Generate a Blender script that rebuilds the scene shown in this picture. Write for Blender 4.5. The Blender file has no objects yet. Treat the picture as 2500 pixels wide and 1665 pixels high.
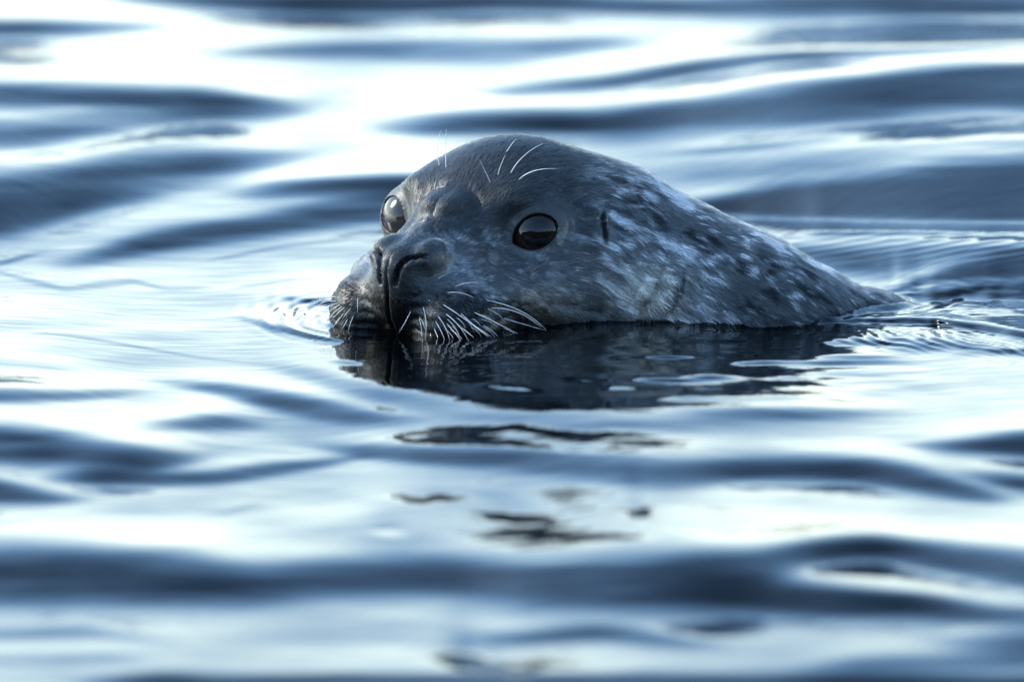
import bpy, math, time
import numpy as np
from mathutils import Vector, Matrix

T0 = time.time()
SC = bpy.context.scene
COL = SC.collection
R = math.radians
rng = np.random.default_rng(11)

# ------------------------------------------------------------------ camera
PITCH = R(11.0)                    # long lens held low over the water, about seven metres off
DIST = 7.0
PX = 0.0003                        # metres per photograph pixel at the seal
AIM = np.array([0.0336, -0.114, 0.0])
FWD = np.array([0.0, math.cos(PITCH), -math.sin(PITCH)])
UP = np.array([0.0, math.sin(PITCH), math.cos(PITCH)])
CAM = AIM - FWD * DIST
cd = bpy.data.cameras.new('camera')
cam = bpy.data.objects.new('camera', cd)
COL.objects.link(cam)
cam.location = CAM
cam.rotation_euler = (math.pi / 2 - PITCH, 0, 0)
cd.sensor_width = 36.0
cd.lens = 36.0 * DIST / (2500 * PX)
cd.clip_start, cd.clip_end = 0.5, 3000
cd.dof.use_dof = True
cd.dof.focus_distance = 7.06
cd.dof.aperture_fstop = 5.0
cd.dof.aperture_blades = 0
SC.camera = cam

# ------------------------------------------------------------------ sky, sun, exposure
SUN_AZ = R(-70)                    # from +Y (away from the camera) towards +X; the low sun stands behind the seal, to the left
SUN_EL = R(30)
w = bpy.data.worlds.new('World')
SC.world = w
w.use_nodes = True
nt = w.node_tree
bg = nt.nodes['Background']
sky = nt.nodes.new('ShaderNodeTexSky')
sky.sky_type = 'NISHITA'
sky.sun_disc = False
sky.sun_elevation = SUN_EL
sky.sun_rotation = SUN_AZ
sky.air_density = 1.0
sky.dust_density = 0.6
sky.ozone_density = 3.6
# thin haze: the sky loses its blue towards the horizon, the same all round
hg = nt.nodes.new('ShaderNodeTexCoord')
hs = nt.nodes.new('ShaderNodeSeparateXYZ')
hm = nt.nodes.new('ShaderNodeMapRange')
hm.interpolation_type = 'SMOOTHSTEP'
hm.inputs['From Min'].default_value = 0.0
hm.inputs['From Max'].default_value = 0.45
hm.inputs['To Min'].default_value = 0.8
hm.inputs['To Max'].default_value = 0.0
hb = nt.nodes.new('ShaderNodeRGBToBW')
hc_ = nt.nodes.new('ShaderNodeMix')
hc_.data_type = 'RGBA'
nt.links.new(hg.outputs['Generated'], hs.inputs[0])
nt.links.new(hs.outputs['Z'], hm.inputs['Value'])
nt.links.new(sky.outputs[0], hb.inputs[0])
nt.links.new(hm.outputs[0], hc_.inputs['Factor'])
nt.links.new(sky.outputs[0], hc_.inputs['A'])
hw = nt.nodes.new('ShaderNodeMix')            # haze is a little warmer than the sky above it
hw.data_type = 'RGBA'
hw.blend_type = 'MULTIPLY'
hw.inputs['Factor'].default_value = 1.0
hw.inputs['B'].default_value = (1.07, 1.0, 0.92, 1)
nt.links.new(hb.outputs[0], hw.inputs['A'])
nt.links.new(hw.outputs['Result'], hc_.inputs['B'])
wbal = nt.nodes.new('ShaderNodeMix')          # the picture's cool white balance
wbal.data_type = 'RGBA'
wbal.blend_type = 'MULTIPLY'
wbal.inputs['Factor'].default_value = 1.0
wbal.inputs['B'].default_value = (0.90, 1.02, .98, 1)
nt.links.new(hc_.outputs['Result'], wbal.inputs['A'])
nt.links.new(wbal.outputs['Result'], bg.inputs[0])
bg.inputs[1].default_value = 0.10
sd = bpy.data.lights.new('sun', 'SUN')
sd.energy = 0.6
sd.angle = R(18)
sd.color = (1.0, 0.94, 0.86)
sun = bpy.data.objects.new('sun', sd)
COL.objects.link(sun)
sv = Vector((math.sin(SUN_AZ) * math.cos(SUN_EL), math.cos(SUN_AZ) * math.cos(SUN_EL), math.sin(SUN_EL)))
sun.rotation_euler = sv.to_track_quat('Z', 'Y').to_euler()
vs = SC.view_settings
vs.view_transform = 'Standard'
vs.look = 'None'
vs.exposure = 2.65
vs.gamma = 1.0
vs.use_curve_mapping = False
SC.cycles.max_bounces = 8
SC.cycles.use_denoising = True

# ------------------------------------------------------------------ numeric helpers
def hash3(i, j, k, seed):
    n = (i.astype(np.int64) * 374761393 + j.astype(np.int64) * 668265263 + k.astype(np.int64) * 2147483647 + seed * 1274126177) & 0xFFFFFFFF
    n = ((n ^ (n >> 13)) * 1274126177) & 0xFFFFFFFF
    n = ((n ^ (n >> 16)) * 2246822519) & 0xFFFFFFFF
    return ((n ^ (n >> 15)) & 0xFFFFFF) / float(0xFFFFFF)

def vnoise(x, y, z=None, seed=0):
    """Smooth value noise in 0..1."""
    if z is None:
        z = np.zeros_like(x)
    xi, yi, zi = np.floor(x), np.floor(y), np.floor(z)
    fx, fy, fz = x - xi, y - yi, z - zi
    fx, fy, fz = (f * f * f * (f * (f * 6 - 15) + 10) for f in (fx, fy, fz))
    xi, yi, zi = xi.astype(np.int64), yi.astype(np.int64), zi.astype(np.int64)
    r = 0
    for dx in (0, 1):
        wx = fx if dx else 1 - fx
        for dy in (0, 1):
            wy = fy if dy else 1 - fy
            for dz in (0, 1):
                wz = fz if dz else 1 - fz
                r = r + wx * wy * wz * hash3(xi + dx, yi + dy, zi + dz, seed)
    return r

def fbm(x, y, z=None, octs=3, seed=0, gain=0.5):
    a, s, t = 1.0, 0.0, 0.0
    for o in range(octs):
        f = 2.03 ** o
        s = s + a * vnoise(x * f + 17.3 * o, y * f + 9.1 * o, None if z is None else z * f + 5.7 * o, seed + o * 13)
        t += a
        a *= gain
    return s / t

def sstep(a, b, x):
    t = np.clip((x - a) / (b - a), 0, 1)
    return t * t * (3 - 2 * t)

def mat(name):
    m = bpy.data.materials.new(name)
    m.use_nodes = True
    return m, m.node_tree, m.node_tree.nodes['Principled BSDF']

def mesh_obj(name, verts, faces, material, parent=None, smooth=True):
    me = bpy.data.meshes.new(name)
    verts = np.asarray(verts, dtype=np.float32)
    faces = np.asarray(faces, dtype=np.int32)
    k = faces.shape[1]
    me.vertices.add(len(verts))
    me.vertices.foreach_set('co', verts.ravel())
    me.loops.add(faces.size)
    me.loops.foreach_set('vertex_index', faces.ravel())
    me.polygons.add(len(faces))
    me.polygons.foreach_set('loop_start', np.arange(0, faces.size, k, dtype=np.int32))
    me.polygons.foreach_set('loop_total', np.full(len(faces), k, dtype=np.int32))
    me.update(calc_edges=True)
    me.validate()
    if smooth:
        me.polygons.foreach_set('use_smooth', np.ones(len(faces), dtype=bool))
    me.materials.append(material)
    o = bpy.data.objects.new(name, me)
    COL.objects.link(o)
    if parent is not None:
        o.parent = parent
    return o

def tag(o, label=None, cat=None, group=None, kind=None):
    for k, v in (('label', label), ('category', cat), ('group', group), ('kind', kind)):
        if v:
            o[k] = v

def grid_faces(nr, nc):
    i = np.arange(nr - 1)[:, None] * nc + np.arange(nc - 1)[None, :]
    return np.stack([i, i + 1, i + nc + 1, i + nc], -1).reshape(-1, 4)

# ------------------------------------------------------------------ water
# Swell read from the photograph: each stroke is one wave face, listed as (column, row, half height, steepness in degrees)
# along its crest; the surface is the height field whose faces have that steepness.
def Q1(*p): return [(x * .5308, y * .5308, h * .5308, a) for x, y, h, a in p]
def Q2(*p): return [(1250 + x * .5308, y * .5308, h * .5308, a) for x, y, h, a in p]
def Q3(*p): return [(x * .5312, 832 + y * .5312, h * .5312, a) for x, y, h, a in p]
def Q4(*p): return [(1250 + x * .5312, 832 + y * .5312, h * .5312, a) for x, y, h, a in p]
STROKES = [
    # far water, left and top
    Q1((350, -10, 10, 0), (700, 0, 25, 5), (1200, 15, 45, 9), (1700, 15, 50, 10), (2355, 10, 40, 9)) + Q2((700, 25, 40, 8), (1500, 30, 60, 8), (2500, 20, 50, 8)),
    Q1((-400, 140, 35, 5), (200, 140, 35, 6), (500, 135, 30, 4), (850, 130, 20, 0)),
    Q1((900, 250, 15, 0), (1200, 240, 25, 4), (1700, 230, 40, 5), (2355, 240, 50, 5)) + Q2((300, 215, 40, 4), (700, 190, 20, 0)),
    Q1((100, 320, 20, 1), (500, 325, 20, 3), (750, 320, 15, 0)),
    Q1((-400, 440, 80, 7), (0, 430, 70, 9), (300, 440, 60, 7), (600, 460, 60, 9), (900, 480, 65, 10), (1200, 500, 50, 8), (1450, 500, 25, 0)),
    Q1((-400, 620, 70, 6), (0, 620, 70, 8), (300, 590, 60, 6), (700, 560, 40, 5), (1000, 540, 30, 0)),
    Q1((500, 690, 10, 0), (750, 660, 12, 3), (950, 645, 12, 3), (1150, 640, 5, 0)),
    Q1((-400, 900, 120, 8), (0, 930, 130, 10), (300, 850, 90, 8), (600, 800, 90, 7), (900, 770, 70, 5), (1200, 740, 40, 3.5), (1450, 715, 25, 0)),
    Q1((-400, 1060, 60, 6), (0, 1020, 70, 7), (300, 960, 50, 4), (600, 900, 40, 2), (800, 880, 20, 0)),
    Q1((1050, 890, 20, 0), (1200, 880, 35, 5), (1500, 860, 40, 7), (1800, 850, 40, 8), (2300, 850, 40, 8), (2600, 850, 40, 0)),
    Q1((200, 1220, 20, 0), (350, 1200, 35, 4), (600, 1130, 45, 7), (900, 1080, 45, 7), (1200, 1040, 50, 8), (1500, 990, 60, 8), (1800, 950, 70, 8), (2300, 930, 70, 6), (2700, 930, 70, 0)),
    Q1((900, 1205, 5, 0), (1050, 1180, 6, 3), (1300, 1130, 7, 2.5), (1650, 1090, 8, 2), (1900, 1080, 8, 0)),
    Q1((-300, 1250, 12, 3), (0, 1210, 12, 4), (100, 1180, 12, 5), (220, 1160, 5, 0)),
    Q1((-100, 1230, 8, 0), (0, 1250, 8, 3), (150, 1290, 14, 3), (300, 1330, 10, 3), (500, 1300, 20, 2), (620, 1290, 8, 3), (750, 1325, 10, 3), (950, 1320, 8, 2), (1000, 1320, 4, 0)),
    Q1((1000, 1335, 6, 0), (1100, 1320, 8, 2.5), (1300, 1290, 6, 2), (1450, 1270, 4, 0)),
    Q1((1060, 1450, 8, 0), (1150, 1470, 14, 4), (1250, 1500, 16, 8), (1400, 1540, 14, 8), (1550, 1570, 12, 7), (1700, 1590, 10, 0)),
    Q1((1250, 1360, 8, 0), (1400, 1380, 14, 7), (1550, 1390, 16, 7), (1750, 1400, 16, 0)),
    Q1((80, 1535, 5, 0), (200, 1530, 5, 4), (350, 1545, 5, 4), (450, 1560, 5, 3), (900, 1640, 5, 2.5), (1400, 1695, 5, 0)),
    # far water, right
    Q2((-200, 430, 20, 0), (0, 420, 25, 4), (400, 390, 35, 5), (800, 320, 35, 6), (1200, 270, 30, 6), (1700, 245, 20, 5), (2500, 215, 15, 3)),
    Q1((1650, 590, 30, 0), (2000, 580, 50, 7), (2355, 570, 55, 8)) + Q2((400, 575, 60, 9), (800, 540, 75, 10), (1200, 500, 100, 11), (1700, 440, 100, 12), (2100, 410, 100, 14), (2500, 400, 100, 15)),
    Q2((550, 720, 10, 0), (900, 690, 18, 5), (1400, 640, 25, 6), (1900, 590, 25, 5), (2500, 550, 15, 5)),
    Q2((600, 800, 60, 0), (1200, 780, 70, 3.5), (1800, 700, 60, 3), (2500, 680, 60, 4)),
    Q2((650, 950, 30, 0), (850, 950, 30, 7), (1100, 930, 50, 12), (1600, 900, 80, 14), (2000, 870, 95, 17), (2500, 860, 100, 18)),
    Q2((1000, 985, 20, 0), (1300, 980, 30, 4), (2500, 980, 40, 8)),
    Q2((1300, 1070, 5, 0), (1400, 1072, 12, 8), (1900, 1070, 14, 9), (2500, 1075, 14, 10)),
    Q2((1000, 1090, 5, 0), (1100, 1090, 5, 3), (1700, 1100, 10, 4), (2500, 1110, 12, 6)),
    Q2((1100, 1140, 20, 0), (1250, 1160, 30, 6), (1500, 1200, 60, 8), (1800, 1200, 60, 8), (2100, 1160, 30, 7), (2500, 1150, 20, 6)),
    Q2((1690, 1345, 8, 0), (1750, 1330, 10, 3), (1900, 1280, 25, 12), (2100, 1240, 40, 16), (2500, 1210, 50, 18)),
    Q2((1800, 1360, 20, 0), (1900, 1345, 30, 8), (2500, 1330, 50, 10)),
    Q2((1180, 1492, 8, 0), (1220, 1490, 8, 8), (1400, 1480, 10, 10), (1700, 1470, 14, 14), (1950, 1475, 16, 14), (2150, 1500, 18, 13), (2500, 1560, 18, 12)),
    # near water, right
    Q4((1100, 15, 12, 0), (1300, 15, 20, 3), (1600, 15, 20, 5), (1900, 20, 15, 4), (2200, 40, 15, 3), (2500, 60, 15, 2)),
    Q4((600, 310, 15, 0), (900, 320, 25, 4), (1300, 325, 30, 6), (1550, 330, 25, 5), (1900, 325, 10, 0)),
    Q4((1800, 480, 10, 0), (2000, 490, 30, 5), (2355, 480, 50, 12), (2600, 480, 50, 12)),
    Q3((1400, 480, 15, 0), (1700, 510, 30, 5), (2000, 530, 40, 7), (2353, 540, 45, 7)) + Q4((300, 560, 60, 7), (700, 610, 70, 7), (1000, 590, 50, 6), (1300, 590, 55, 8), (1600, 600, 50, 9), (1900, 640, 50, 11), (2150, 700, 35, 9), (2300, 730, 20, 0)),
    Q4((2000, 600, 15, 0), (2200, 630, 30, 7), (2500, 670, 40, 8)),
    Q3((-400, 1080, 110, 8), (0, 1080, 110, 10), (300, 1080, 110, 10), (600, 1090, 110, 10), (900, 1100, 100, 9.5), (1200, 1130, 80, 8), (1500, 1100, 80, 7), (2000, 1080, 80, 7), (2353, 1100, 80, 7)) + Q4((400, 1070, 90, 6.5), (800, 1060, 90, 9), (1100, 1050, 80, 7), (1400, 960, 50, 9), (1700, 950, 50, 10), (2000, 1000, 60, 9), (2500, 1070, 80, 11)),
    Q4((-100, 1200, 60, 0), (100, 1200, 60, 3), (600, 1200, 80, 6), (1000, 1170, 70, 9), (1300, 1180, 70, 13), (1600, 1200, 60, 14), (1900, 1220, 50, 11), (2200, 1260, 40, 7), (2500, 1270, 40, 6)),
    Q4((-200, 1370, 30, 0), (0, 1370, 30, 4), (400, 1340, 40, 5), (800, 1390, 30, 4), (1000, 1400, 15, 0)),
    Q4((1900, 1390, 20, 0), (2355, 1400, 60, 8), (2600, 1400, 60, 8)),
    Q4((1200, 1520, 20, 0), (1600, 1490, 40, 4), (2000, 1480, 40, 5), (2500, 1480, 40, 4)),
    Q4((1200, 1560, 30, 0), (1500, 1570, 30, 6), (2500, 1580, 30, 7)),
    # near water, left
    Q3((-300, 100, 30, 3), (0, 100, 30, 3), (200, 110, 25, 3), (450, 140, 10, 0)),
    Q3((-400, 250, 40, 5), (100, 250, 35, 6), (400, 250, 25, 4), (700, 230, 15, 0)),
    Q3((700, 190, 10, 0), (1000, 220, 25, 4), (1300, 280, 40, 7), (1600, 340, 45, 7), (1850, 370, 25, 3), (2000, 370, 10, 0)),
    Q3((-400, 480, 80, 8), (0, 480, 80, 10), (250, 490, 70, 8), (450, 530, 70, 7), (680, 550, 50, 9), (850, 540, 30, 3), (950, 530, 15, 0)),
    Q3((150, 630, 25, 0), (480, 630, 35, 8), (700, 640, 30, 6), (1000, 630, 30, 7), (1200, 600, 30, 4), (1500, 560, 20, 3), (1700, 530, 10, 0)),
    Q3((-400, 690, 50, 7), (0, 690, 50, 9), (200, 720, 35, 7), (400, 730, 15, 0)),
    Q3((600, 400, 30, 0), (800, 390, 30, 3), (1000, 380, 40, 5), (1250, 380, 20, 0)),
    Q3((900, 790, 8, 0), (1050, 785, 10, 3), (1150, 755, 12, 2.5), (1300, 760, 8, 0)),
    Q3((-300, 1340, 30, 4), (0, 1340, 30, 5), (400, 1330, 30, 5), (700, 1370, 20, 3), (900, 1380, 10, 0)),
    Q3((-300, 1460, 30, 3), (0, 1460, 30, 4), (500, 1450, 25, 4), (800, 1460, 10, 0)),
    Q3((300, 1580, 20, 0), (700, 1565, 40, 8), (1000, 1575, 30, 7), (1500, 1560, 25, 7), (2353, 1565, 30, 7)),
    # the bow wave in front of the head throws the sky back, above and below the broken image of the head
    [(640, 890, 14, 0), (760, 915, 16, 2.2), (850, 940, 22, 3.0), (1000, 985, 30, 3.2), (1250, 1024, 34, 3.2), (1600, 1024, 34, 3.2), (2000, 1024, 34, 1.6), (2200, 1030, 30, 0)],
    [(850, 1125, 40, 0), (1000, 1125, 45, 1.2), (1600, 1150, 45, 1.2), (1900, 1150, 40, 0)],
    [(850, 1262, 60, 0), (950, 1262, 70, 1.5), (1600, 1262, 70, 1.5), (1750, 1262, 60, 0)],
    # slivers of sky in the reflection of the neck
    [(1160, 938, 5, 0), (1200, 941, 8, 6), (1290, 949, 8, 6), (1330, 955, 4, 0)],
    [(1350, 922, 4, 0), (1400, 926, 10, 6), (1500, 938, 10, 6), (1600, 945, 5, 0)],
    [(1470, 918, 4, 0), (1600, 926, 7, 6), (1700, 934, 7, 6), (1900, 940, 5, 4), (2050, 945, 4, 0)],
    [(1610, 972, 5, 0), (1680, 970, 8, 6), (1900, 968, 8, 5), (2100, 968, 6, 0)],
    [(1650, 914, 4, 0), (1720, 916, 7, 6), (1900, 926, 7, 5), (2050, 930, 5, 0)],
    [(1670, 884, 4, 0), (1720, 886, 6, 6), (1800, 888, 6, 6), (1850, 890, 4, 0)],
    [(800, 880, 4, 0), (830, 882, 6, 6), (880, 886, 6, 6), (910, 889, 4, 0)],
]

STEP_U, STEP_V = 4.0, 3.0
U = np.arange(-280, 2784, STEP_U)
V = np.arange(2020, -330, -STEP_V)
UU, VV = np.meshgrid(U, V)
TILT = np.zeros_like(UU)
THIN = np.zeros_like(UU)
for st in STROKES:
    xs, ys, hs, am = np.array(st).T
    o = np.argsort(xs)
    xs, ys, hs, am = xs[o], ys[o], hs[o], am[o]
    cy, hh = np.interp(U, xs, ys), np.interp(U, xs, hs)
    aa = np.interp(U, xs, am, left=0 if am[0] < 1 else am[0], right=0 if am[-1] < 1 else am[-1])
    ker = np.ones(9) / 9                                   # crests bend, they have no corners
    for _ in range(2):
        pad = lambda q: np.convolve(np.pad(q, 4, mode='edge'), ker, mode='valid')
        cy, hh, aa = pad(cy), pad(hh), pad(aa)
    d = np.abs((VV - cy[None]) / np.maximum(hh[None], 2.5))
    if np.max(hs) > 16:
        TILT += aa[None] * np.exp(-d ** 2.4 * 0.8)
    else:
        THIN += aa[None] * np.exp(-d ** 2.4 * 0.8)
TILT *= .45 + 1.1 * fbm(UU / 420 + VV / 160, VV / 34, octs=3, seed=5, gain=.6)          # faces are streaked
TILT *= 1 + .15 * sstep(1500, 2100, UU) * sstep(720, 520, VV)                        # steeper in the wake's lee
TILT += .7 * sstep(420, 0, VV) - .5 * sstep(1000, 1450, VV)
# small wandering of the faces
TILT += 2.6 * (fbm(UU / 420, VV / 62, octs=3, seed=3) - 0.5)
THIN += 1.8 * (fbm(UU / 190 + VV / 300, VV / 20, octs=3, seed=8, gain=.6) - 0.5)
FINE = np.zeros_like(TILT)                      # short ripples riding on the swell
# rings spreading from the muzzle
def rings(cx, cy, flat, lam, amp, r0, fall, a0=None):
    dx, dy = UU - cx, (VV - cy) / flat
    r = np.hypot(dx, dy)
    g = amp * np.cos(2 * np.pi * r / lam + 1.5 * fbm(UU / 90, VV / 30, seed=21)) * np.exp(-((r - r0) / fall) ** 2)
    return g * np.where(dx < 0, 1, .5)
FINE += rings(905, 775, .26, 46, 3.6, 190, 85)
FINE += rings(905, 775, .26, 17, 2.4, 185, 50)
# chop behind the neck and the fine ribs in front of the wake
m = sstep(2060, 2260, UU) * np.exp(-((VV - 712) / 34) ** 2)
FINE += m * 26 * (fbm(UU / 70 + VV / 40, VV / 9, octs=3, seed=31) - 0.36)
m = sstep(1850, 2000, UU) * np.exp(-((VV - 765 - 0 * UU) / 18) ** 2)
FINE += m * 14 * (fbm(UU / 60 - VV / 30, VV / 8, octs=2, seed=33) - 0.5)
rib_c = np.interp(U, [1950, 2200, 2500, 2800], [815, 825, 850, 880])[None]
m = sstep(1930, 2150, UU) * np.exp(-((VV - rib_c) / 30) ** 2)
ph = (VV - rib_c) - 0.16 * (UU - 2200) + 26 * fbm(UU / 130, VV / 40, octs=2, seed=35)
ribs = np.sin(2 * np.pi * ph / 11.5)
FINE += m * (4.2 * ribs * (.35 + 1.1 * vnoise(UU / 90, VV / 14, seed=37)) + 9 * (fbm(UU / 60 - VV / 20, VV / 9, octs=2, seed=38) - .5) + 4.5)
m = np.exp(-((VV - 605) / 30) ** 2) * sstep(1780, 1900, UU)
FINE += m * 3.0 * np.sin(2 * np.pi * (VV + 0.16 * (UU - 1900)) / 15 + 4 * fbm(UU / 200, VV / 60, seed=36))
# tiny ripples inside the reflection of the head
m = np.exp(-((VV - 875) / 85) ** 4) * sstep(760, 900, UU) * (1 - sstep(1900, 2300, UU))
FINE += m * (2.4 * (fbm(UU / 120, VV / 7.5, octs=2, seed=41) - 0.5) + 3.2 * (fbm(UU / 330, VV / 30, octs=2, seed=43) - 0.5) - 0.4)
m = np.exp(-((VV - 900) / 78) ** 4) * sstep(1250, 1650, UU) * (1 - sstep(2050, 2350, UU))
FINE += m * 22 * (fbm(UU / 210, VV / 13, octs=2, seed=45) - .45)
# flat spots that catch the head again
for cx, cy, hw, hh, a in ((1350, 1052, 190, 9, -6), (1150, 1080, 170, 6, -6), (1430, 1098, 170, 6, -5.5), (1050, 1215, 100, 9, -6), (1265, 1262, 85, 11, -6),
                          (1480, 1312, 110, 8, -6), (1556, 1250, 28, 10, -6), (950, 1300, 45, 8, -6), (1130, 1605, 50, 13, -8), (1205, 1628, 90, 11, -8)):
    q = ((UU - cx) / hw) ** 2 + ((VV - cy - 0.05 * (UU - cx) - 14 * (vnoise(UU / 60, VV / 200, seed=52) - .5)) / hh) ** 2
    FINE += a * np.exp(-q ** 1.15)
edge = sstep(2020, 1800, VV) * sstep(-330, -200, VV)
FINE += THIN
TILT, FINE = np.tan(np.radians(np.minimum(TILT * 2.25, 19 + 6 * np.tanh((TILT * 2.25 - 19) / 6)))) * edge, np.tan(np.radians(np.clip(FINE, -8, 20))) * edge
kpx = PX / DIST
def ray(u, v):
    return (FWD[None] + ((np.asarray(u) - 1250) * kpx)[:, None] * np.array([[1., 0, 0]]) + ((832.5 - np.asarray(v)) * kpx)[:, None] * UP[None])
LEAK = 1.0 / 0.38
ZREF = -0.012
XW, YW, ZW = np.zeros_like(UU), np.zeros_like(UU), np.zeros_like(UU)
d0 = ray(U, np.full(len(U), V[0]))
GK = np.exp(-.5 * (np.arange(-14, 15) / 4.5) ** 2); GK /= GK.sum()
t = -CAM[2] / d0[:, 2]
for i, v in enumerate(V):
    d = ray(U, np.full(len(U), v))
    P = CAM[None] + t[:, None] * d
    XW[i], YW[i], ZW[i] = P.T
    s = np.maximum(TILT[i] - LEAK * (P[:, 2] - ZREF), -0.115)
    t = t - STEP_V * t * (s * (-kpx * UP[1]) - (-kpx * UP[2])) / (d[:, 2] - s * d[:, 1])
    t = np.convolve(np.pad(t, 14, mode='edge'), GK, mode='valid')            # crests run on sideways
zf = np.zeros(len(U))
for i in range(1, len(V)):                                     # short ripples ride on it
    dy = YW[i] - YW[i - 1]
    zf = (zf + FINE[i] * dy) * np.exp(-dy / 0.07)
    zf[1:-1] += .12 * (zf[2:] + zf[:-2] - 2 * zf[1:-1])
    ZW[i] += zf
mm = (UU > 900) & (UU < 1900) & (VV > 740) & (VV < 860)
print('level at the seal', ZW[mm].mean(), ZW[mm].min(), ZW[mm].max())
# the same water goes on round about: the sheet's edges run out into open swell
def swell(x, y):
    return .075 * (fbm(x / .85 + y / 2.6 + 3, y / .30, octs=3, seed=61, gain=.42) - .5) + .03 * (fbm(x / 2.6, y / 1.3, octs=2, seed=62) - .5)
dd = ray(UU.ravel(), VV.ravel()).reshape(UU.shape + (3,))
tz = (ZW - CAM[2]) / dd[..., 2]
XW, YW, ZW = (CAM[k] + tz * dd[..., k] for k in range(3))
print('water height range', ZW.min(), ZW.max(), 'y', YW.min(), YW.max())
def steps(first, n, total):
    """Growing steps from `first`, adding up to `total`."""
    lo, hi = 1.0, 1.6
    for _ in range(60):
        r = .5 * (lo + hi)
        s = first * (r ** n - 1) / (r - 1)
        lo, hi = (r, hi) if s < total else (lo, r)
    return np.cumsum(first * r ** np.arange(n))
def blend(z0, x, y, dist, reach):
    k = np.exp(-(dist / reach) ** 1.3)
    return z0 * k + swell(x, y) * (1 - k)
sl = steps(.0015, 90, 12.0)[None]
xa = XW[:, :1] - sl * ((12.0 + XW[:, :1]) / 12.0)
ya = np.repeat(YW[:, :1], 90, 1)
za = blend(ZW[:, :1], xa, ya, sl, .35)
xb = XW[:, -1:] + sl * ((12.0 - XW[:, -1:]) / 12.0)
yb = np.repeat(YW[:, -1:], 90, 1)
zb = blend(ZW[:, -1:], xb, yb, sl, .35)
XW = np.concatenate([xa[:, ::-1], XW, xb], 1)
YW = np.concatenate([ya[:, ::-1], YW, yb], 1)
ZW = np.concatenate([za[:, ::-1], ZW, zb], 1)
st = steps(.006, 150, 1.0)[:, None]
def run_out(x, y, z, y_end, reach):
    L = np.abs(y_end - y)
    yn = y[None] + (y_end - y)[None] * st
    grow = 1 + 0 * st
    xn = np.repeat(x[None], len(st), 0)
    zn = blend(z[None], xn, yn, st * L[None], reach)
    return xn, yn, zn
xt, yt, zt = run_out(XW[-1], YW[-1], ZW[-1], 38.0, .5)
xn, yn, zn = run_out(XW[0], YW[0], ZW[0], -13.0, .5)
XW = np.concatenate([xn[::-1], XW, xt], 0)
YW = np.concatenate([yn[::-1], YW, yt], 0)
ZW = np.concatenate([zn[::-1], ZW, zt], 0)
ZW = ZW * sstep(12.0, 8.0, np.abs(XW)) * sstep(38, 22, YW) * sstep(-13, -9, YW)
wv = np.stack([XW, YW, ZW], -1).reshape(-1, 3)
wf = grid_faces(*XW.shape)
ox, of, base = [], [], len(wv)
B = 1500.0
for (xa, xb, ya, yb) in ((-B, -12, -13, 38), (12, B, -13, 38), (-B, B, -B, -13), (-B, B, 38, B)):
    x, y = np.meshgrid(np.linspace(xa, xb, 40), np.linspace(ya, yb, 40))
    ox.append(np.stack([x, y, np.zeros_like(x)], -1).reshape(-1, 3))
    of.append(grid_faces(*x.shape) + base)
    base += x.size
wv = np.concatenate([wv] + ox)
wf = np.concatenate([wf] + of)
m_water, wt, wb = mat('sea_water')
wb.inputs['Base Color'].default_value = (0.0002, 0.0006, 0.001, 1)
wb.inputs['Roughness'].default_value = 0.015
wb.inputs['IOR'].default_value = 1.333
tc = wt.nodes.new('ShaderNodeTexCoord')
mp = wt.nodes.new('ShaderNodeMapping')
mp.inputs['Scale'].default_value = (9, 30, 9)
nz = wt.nodes.new('ShaderNodeTexNoise')
nz.inputs['Scale'].default_value = 2.0
nz.inputs['Detail'].default_value = 3.0
bp = wt.nodes.new('ShaderNodeBump')
bp.inputs['Strength'].default_value = 0.04
bp.inputs['Distance'].default_value = 0.01
for a, b in ((tc.outputs['Object'], mp.inputs[0]), (mp.outputs[0], nz.inputs['Vector']), (nz.outputs[0], bp.inputs['Height']), (bp.outputs[0], wb.inputs['Normal'])):
    wt.links.new(a, b)
water = mesh_obj('water', wv, wf, m_water)
tag(water, kind='structure')
print('water', round(time.time() - T0, 1))

# ------------------------------------------------------------------ seal
# All shapes in centimetres; head frame: a towards the nose, b to the seal's left, z up from the water, origin below the eyes.
YAW = R(34)
HF = np.array([-math.sin(YAW), -math.cos(YAW), 0.])
HL = np.array([math.cos(YAW), -math.sin(YAW), 0.])
def to_head(P):
    return np.stack([P[:, 0] * HF[0] + P[:, 1] * HF[1], P[:, 0] * HL[0] + P[:, 1] * HL[1], P[:, 2]], -1)
def to_world(H):
    H = np.atleast_2d(H)
    return np.stack([H[:, 0] * HF[0] + H[:, 1] * HL[0], H[:, 0] * HF[1] + H[:, 1] * HL[1], H[:, 2]], -1)
def ell(P, c, r):
    q = (P - np.array(c)) / np.array(r)
    k0 = np.sqrt((q * q).sum(1)) + 1e-9
    q2 = q / np.array(r)
    k1 = np.sqrt((q2 * q2).sum(1)) + 1e-9
    return k0 * (k0 - 1) / k1
def cone(P, a, b, ra, rb):
    a, b = np.array(a, float), np.array(b, float)
    ab = b - a
    t = np.clip(((P - a) @ ab) / (ab @ ab), 0, 1)
    q = P - a - t[:, None] * ab
    return np.sqrt((q * q).sum(1)) - (ra + (rb - ra) * t)
def smin(a, b, k):
    h = np.clip(.5 + .5 * (b - a) / k, 0, 1)
    return b * (1 - h) + a * h - k * h * (1 - h)
def smax(a, b, k):
    return -smin(-a, -b, k)
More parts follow.
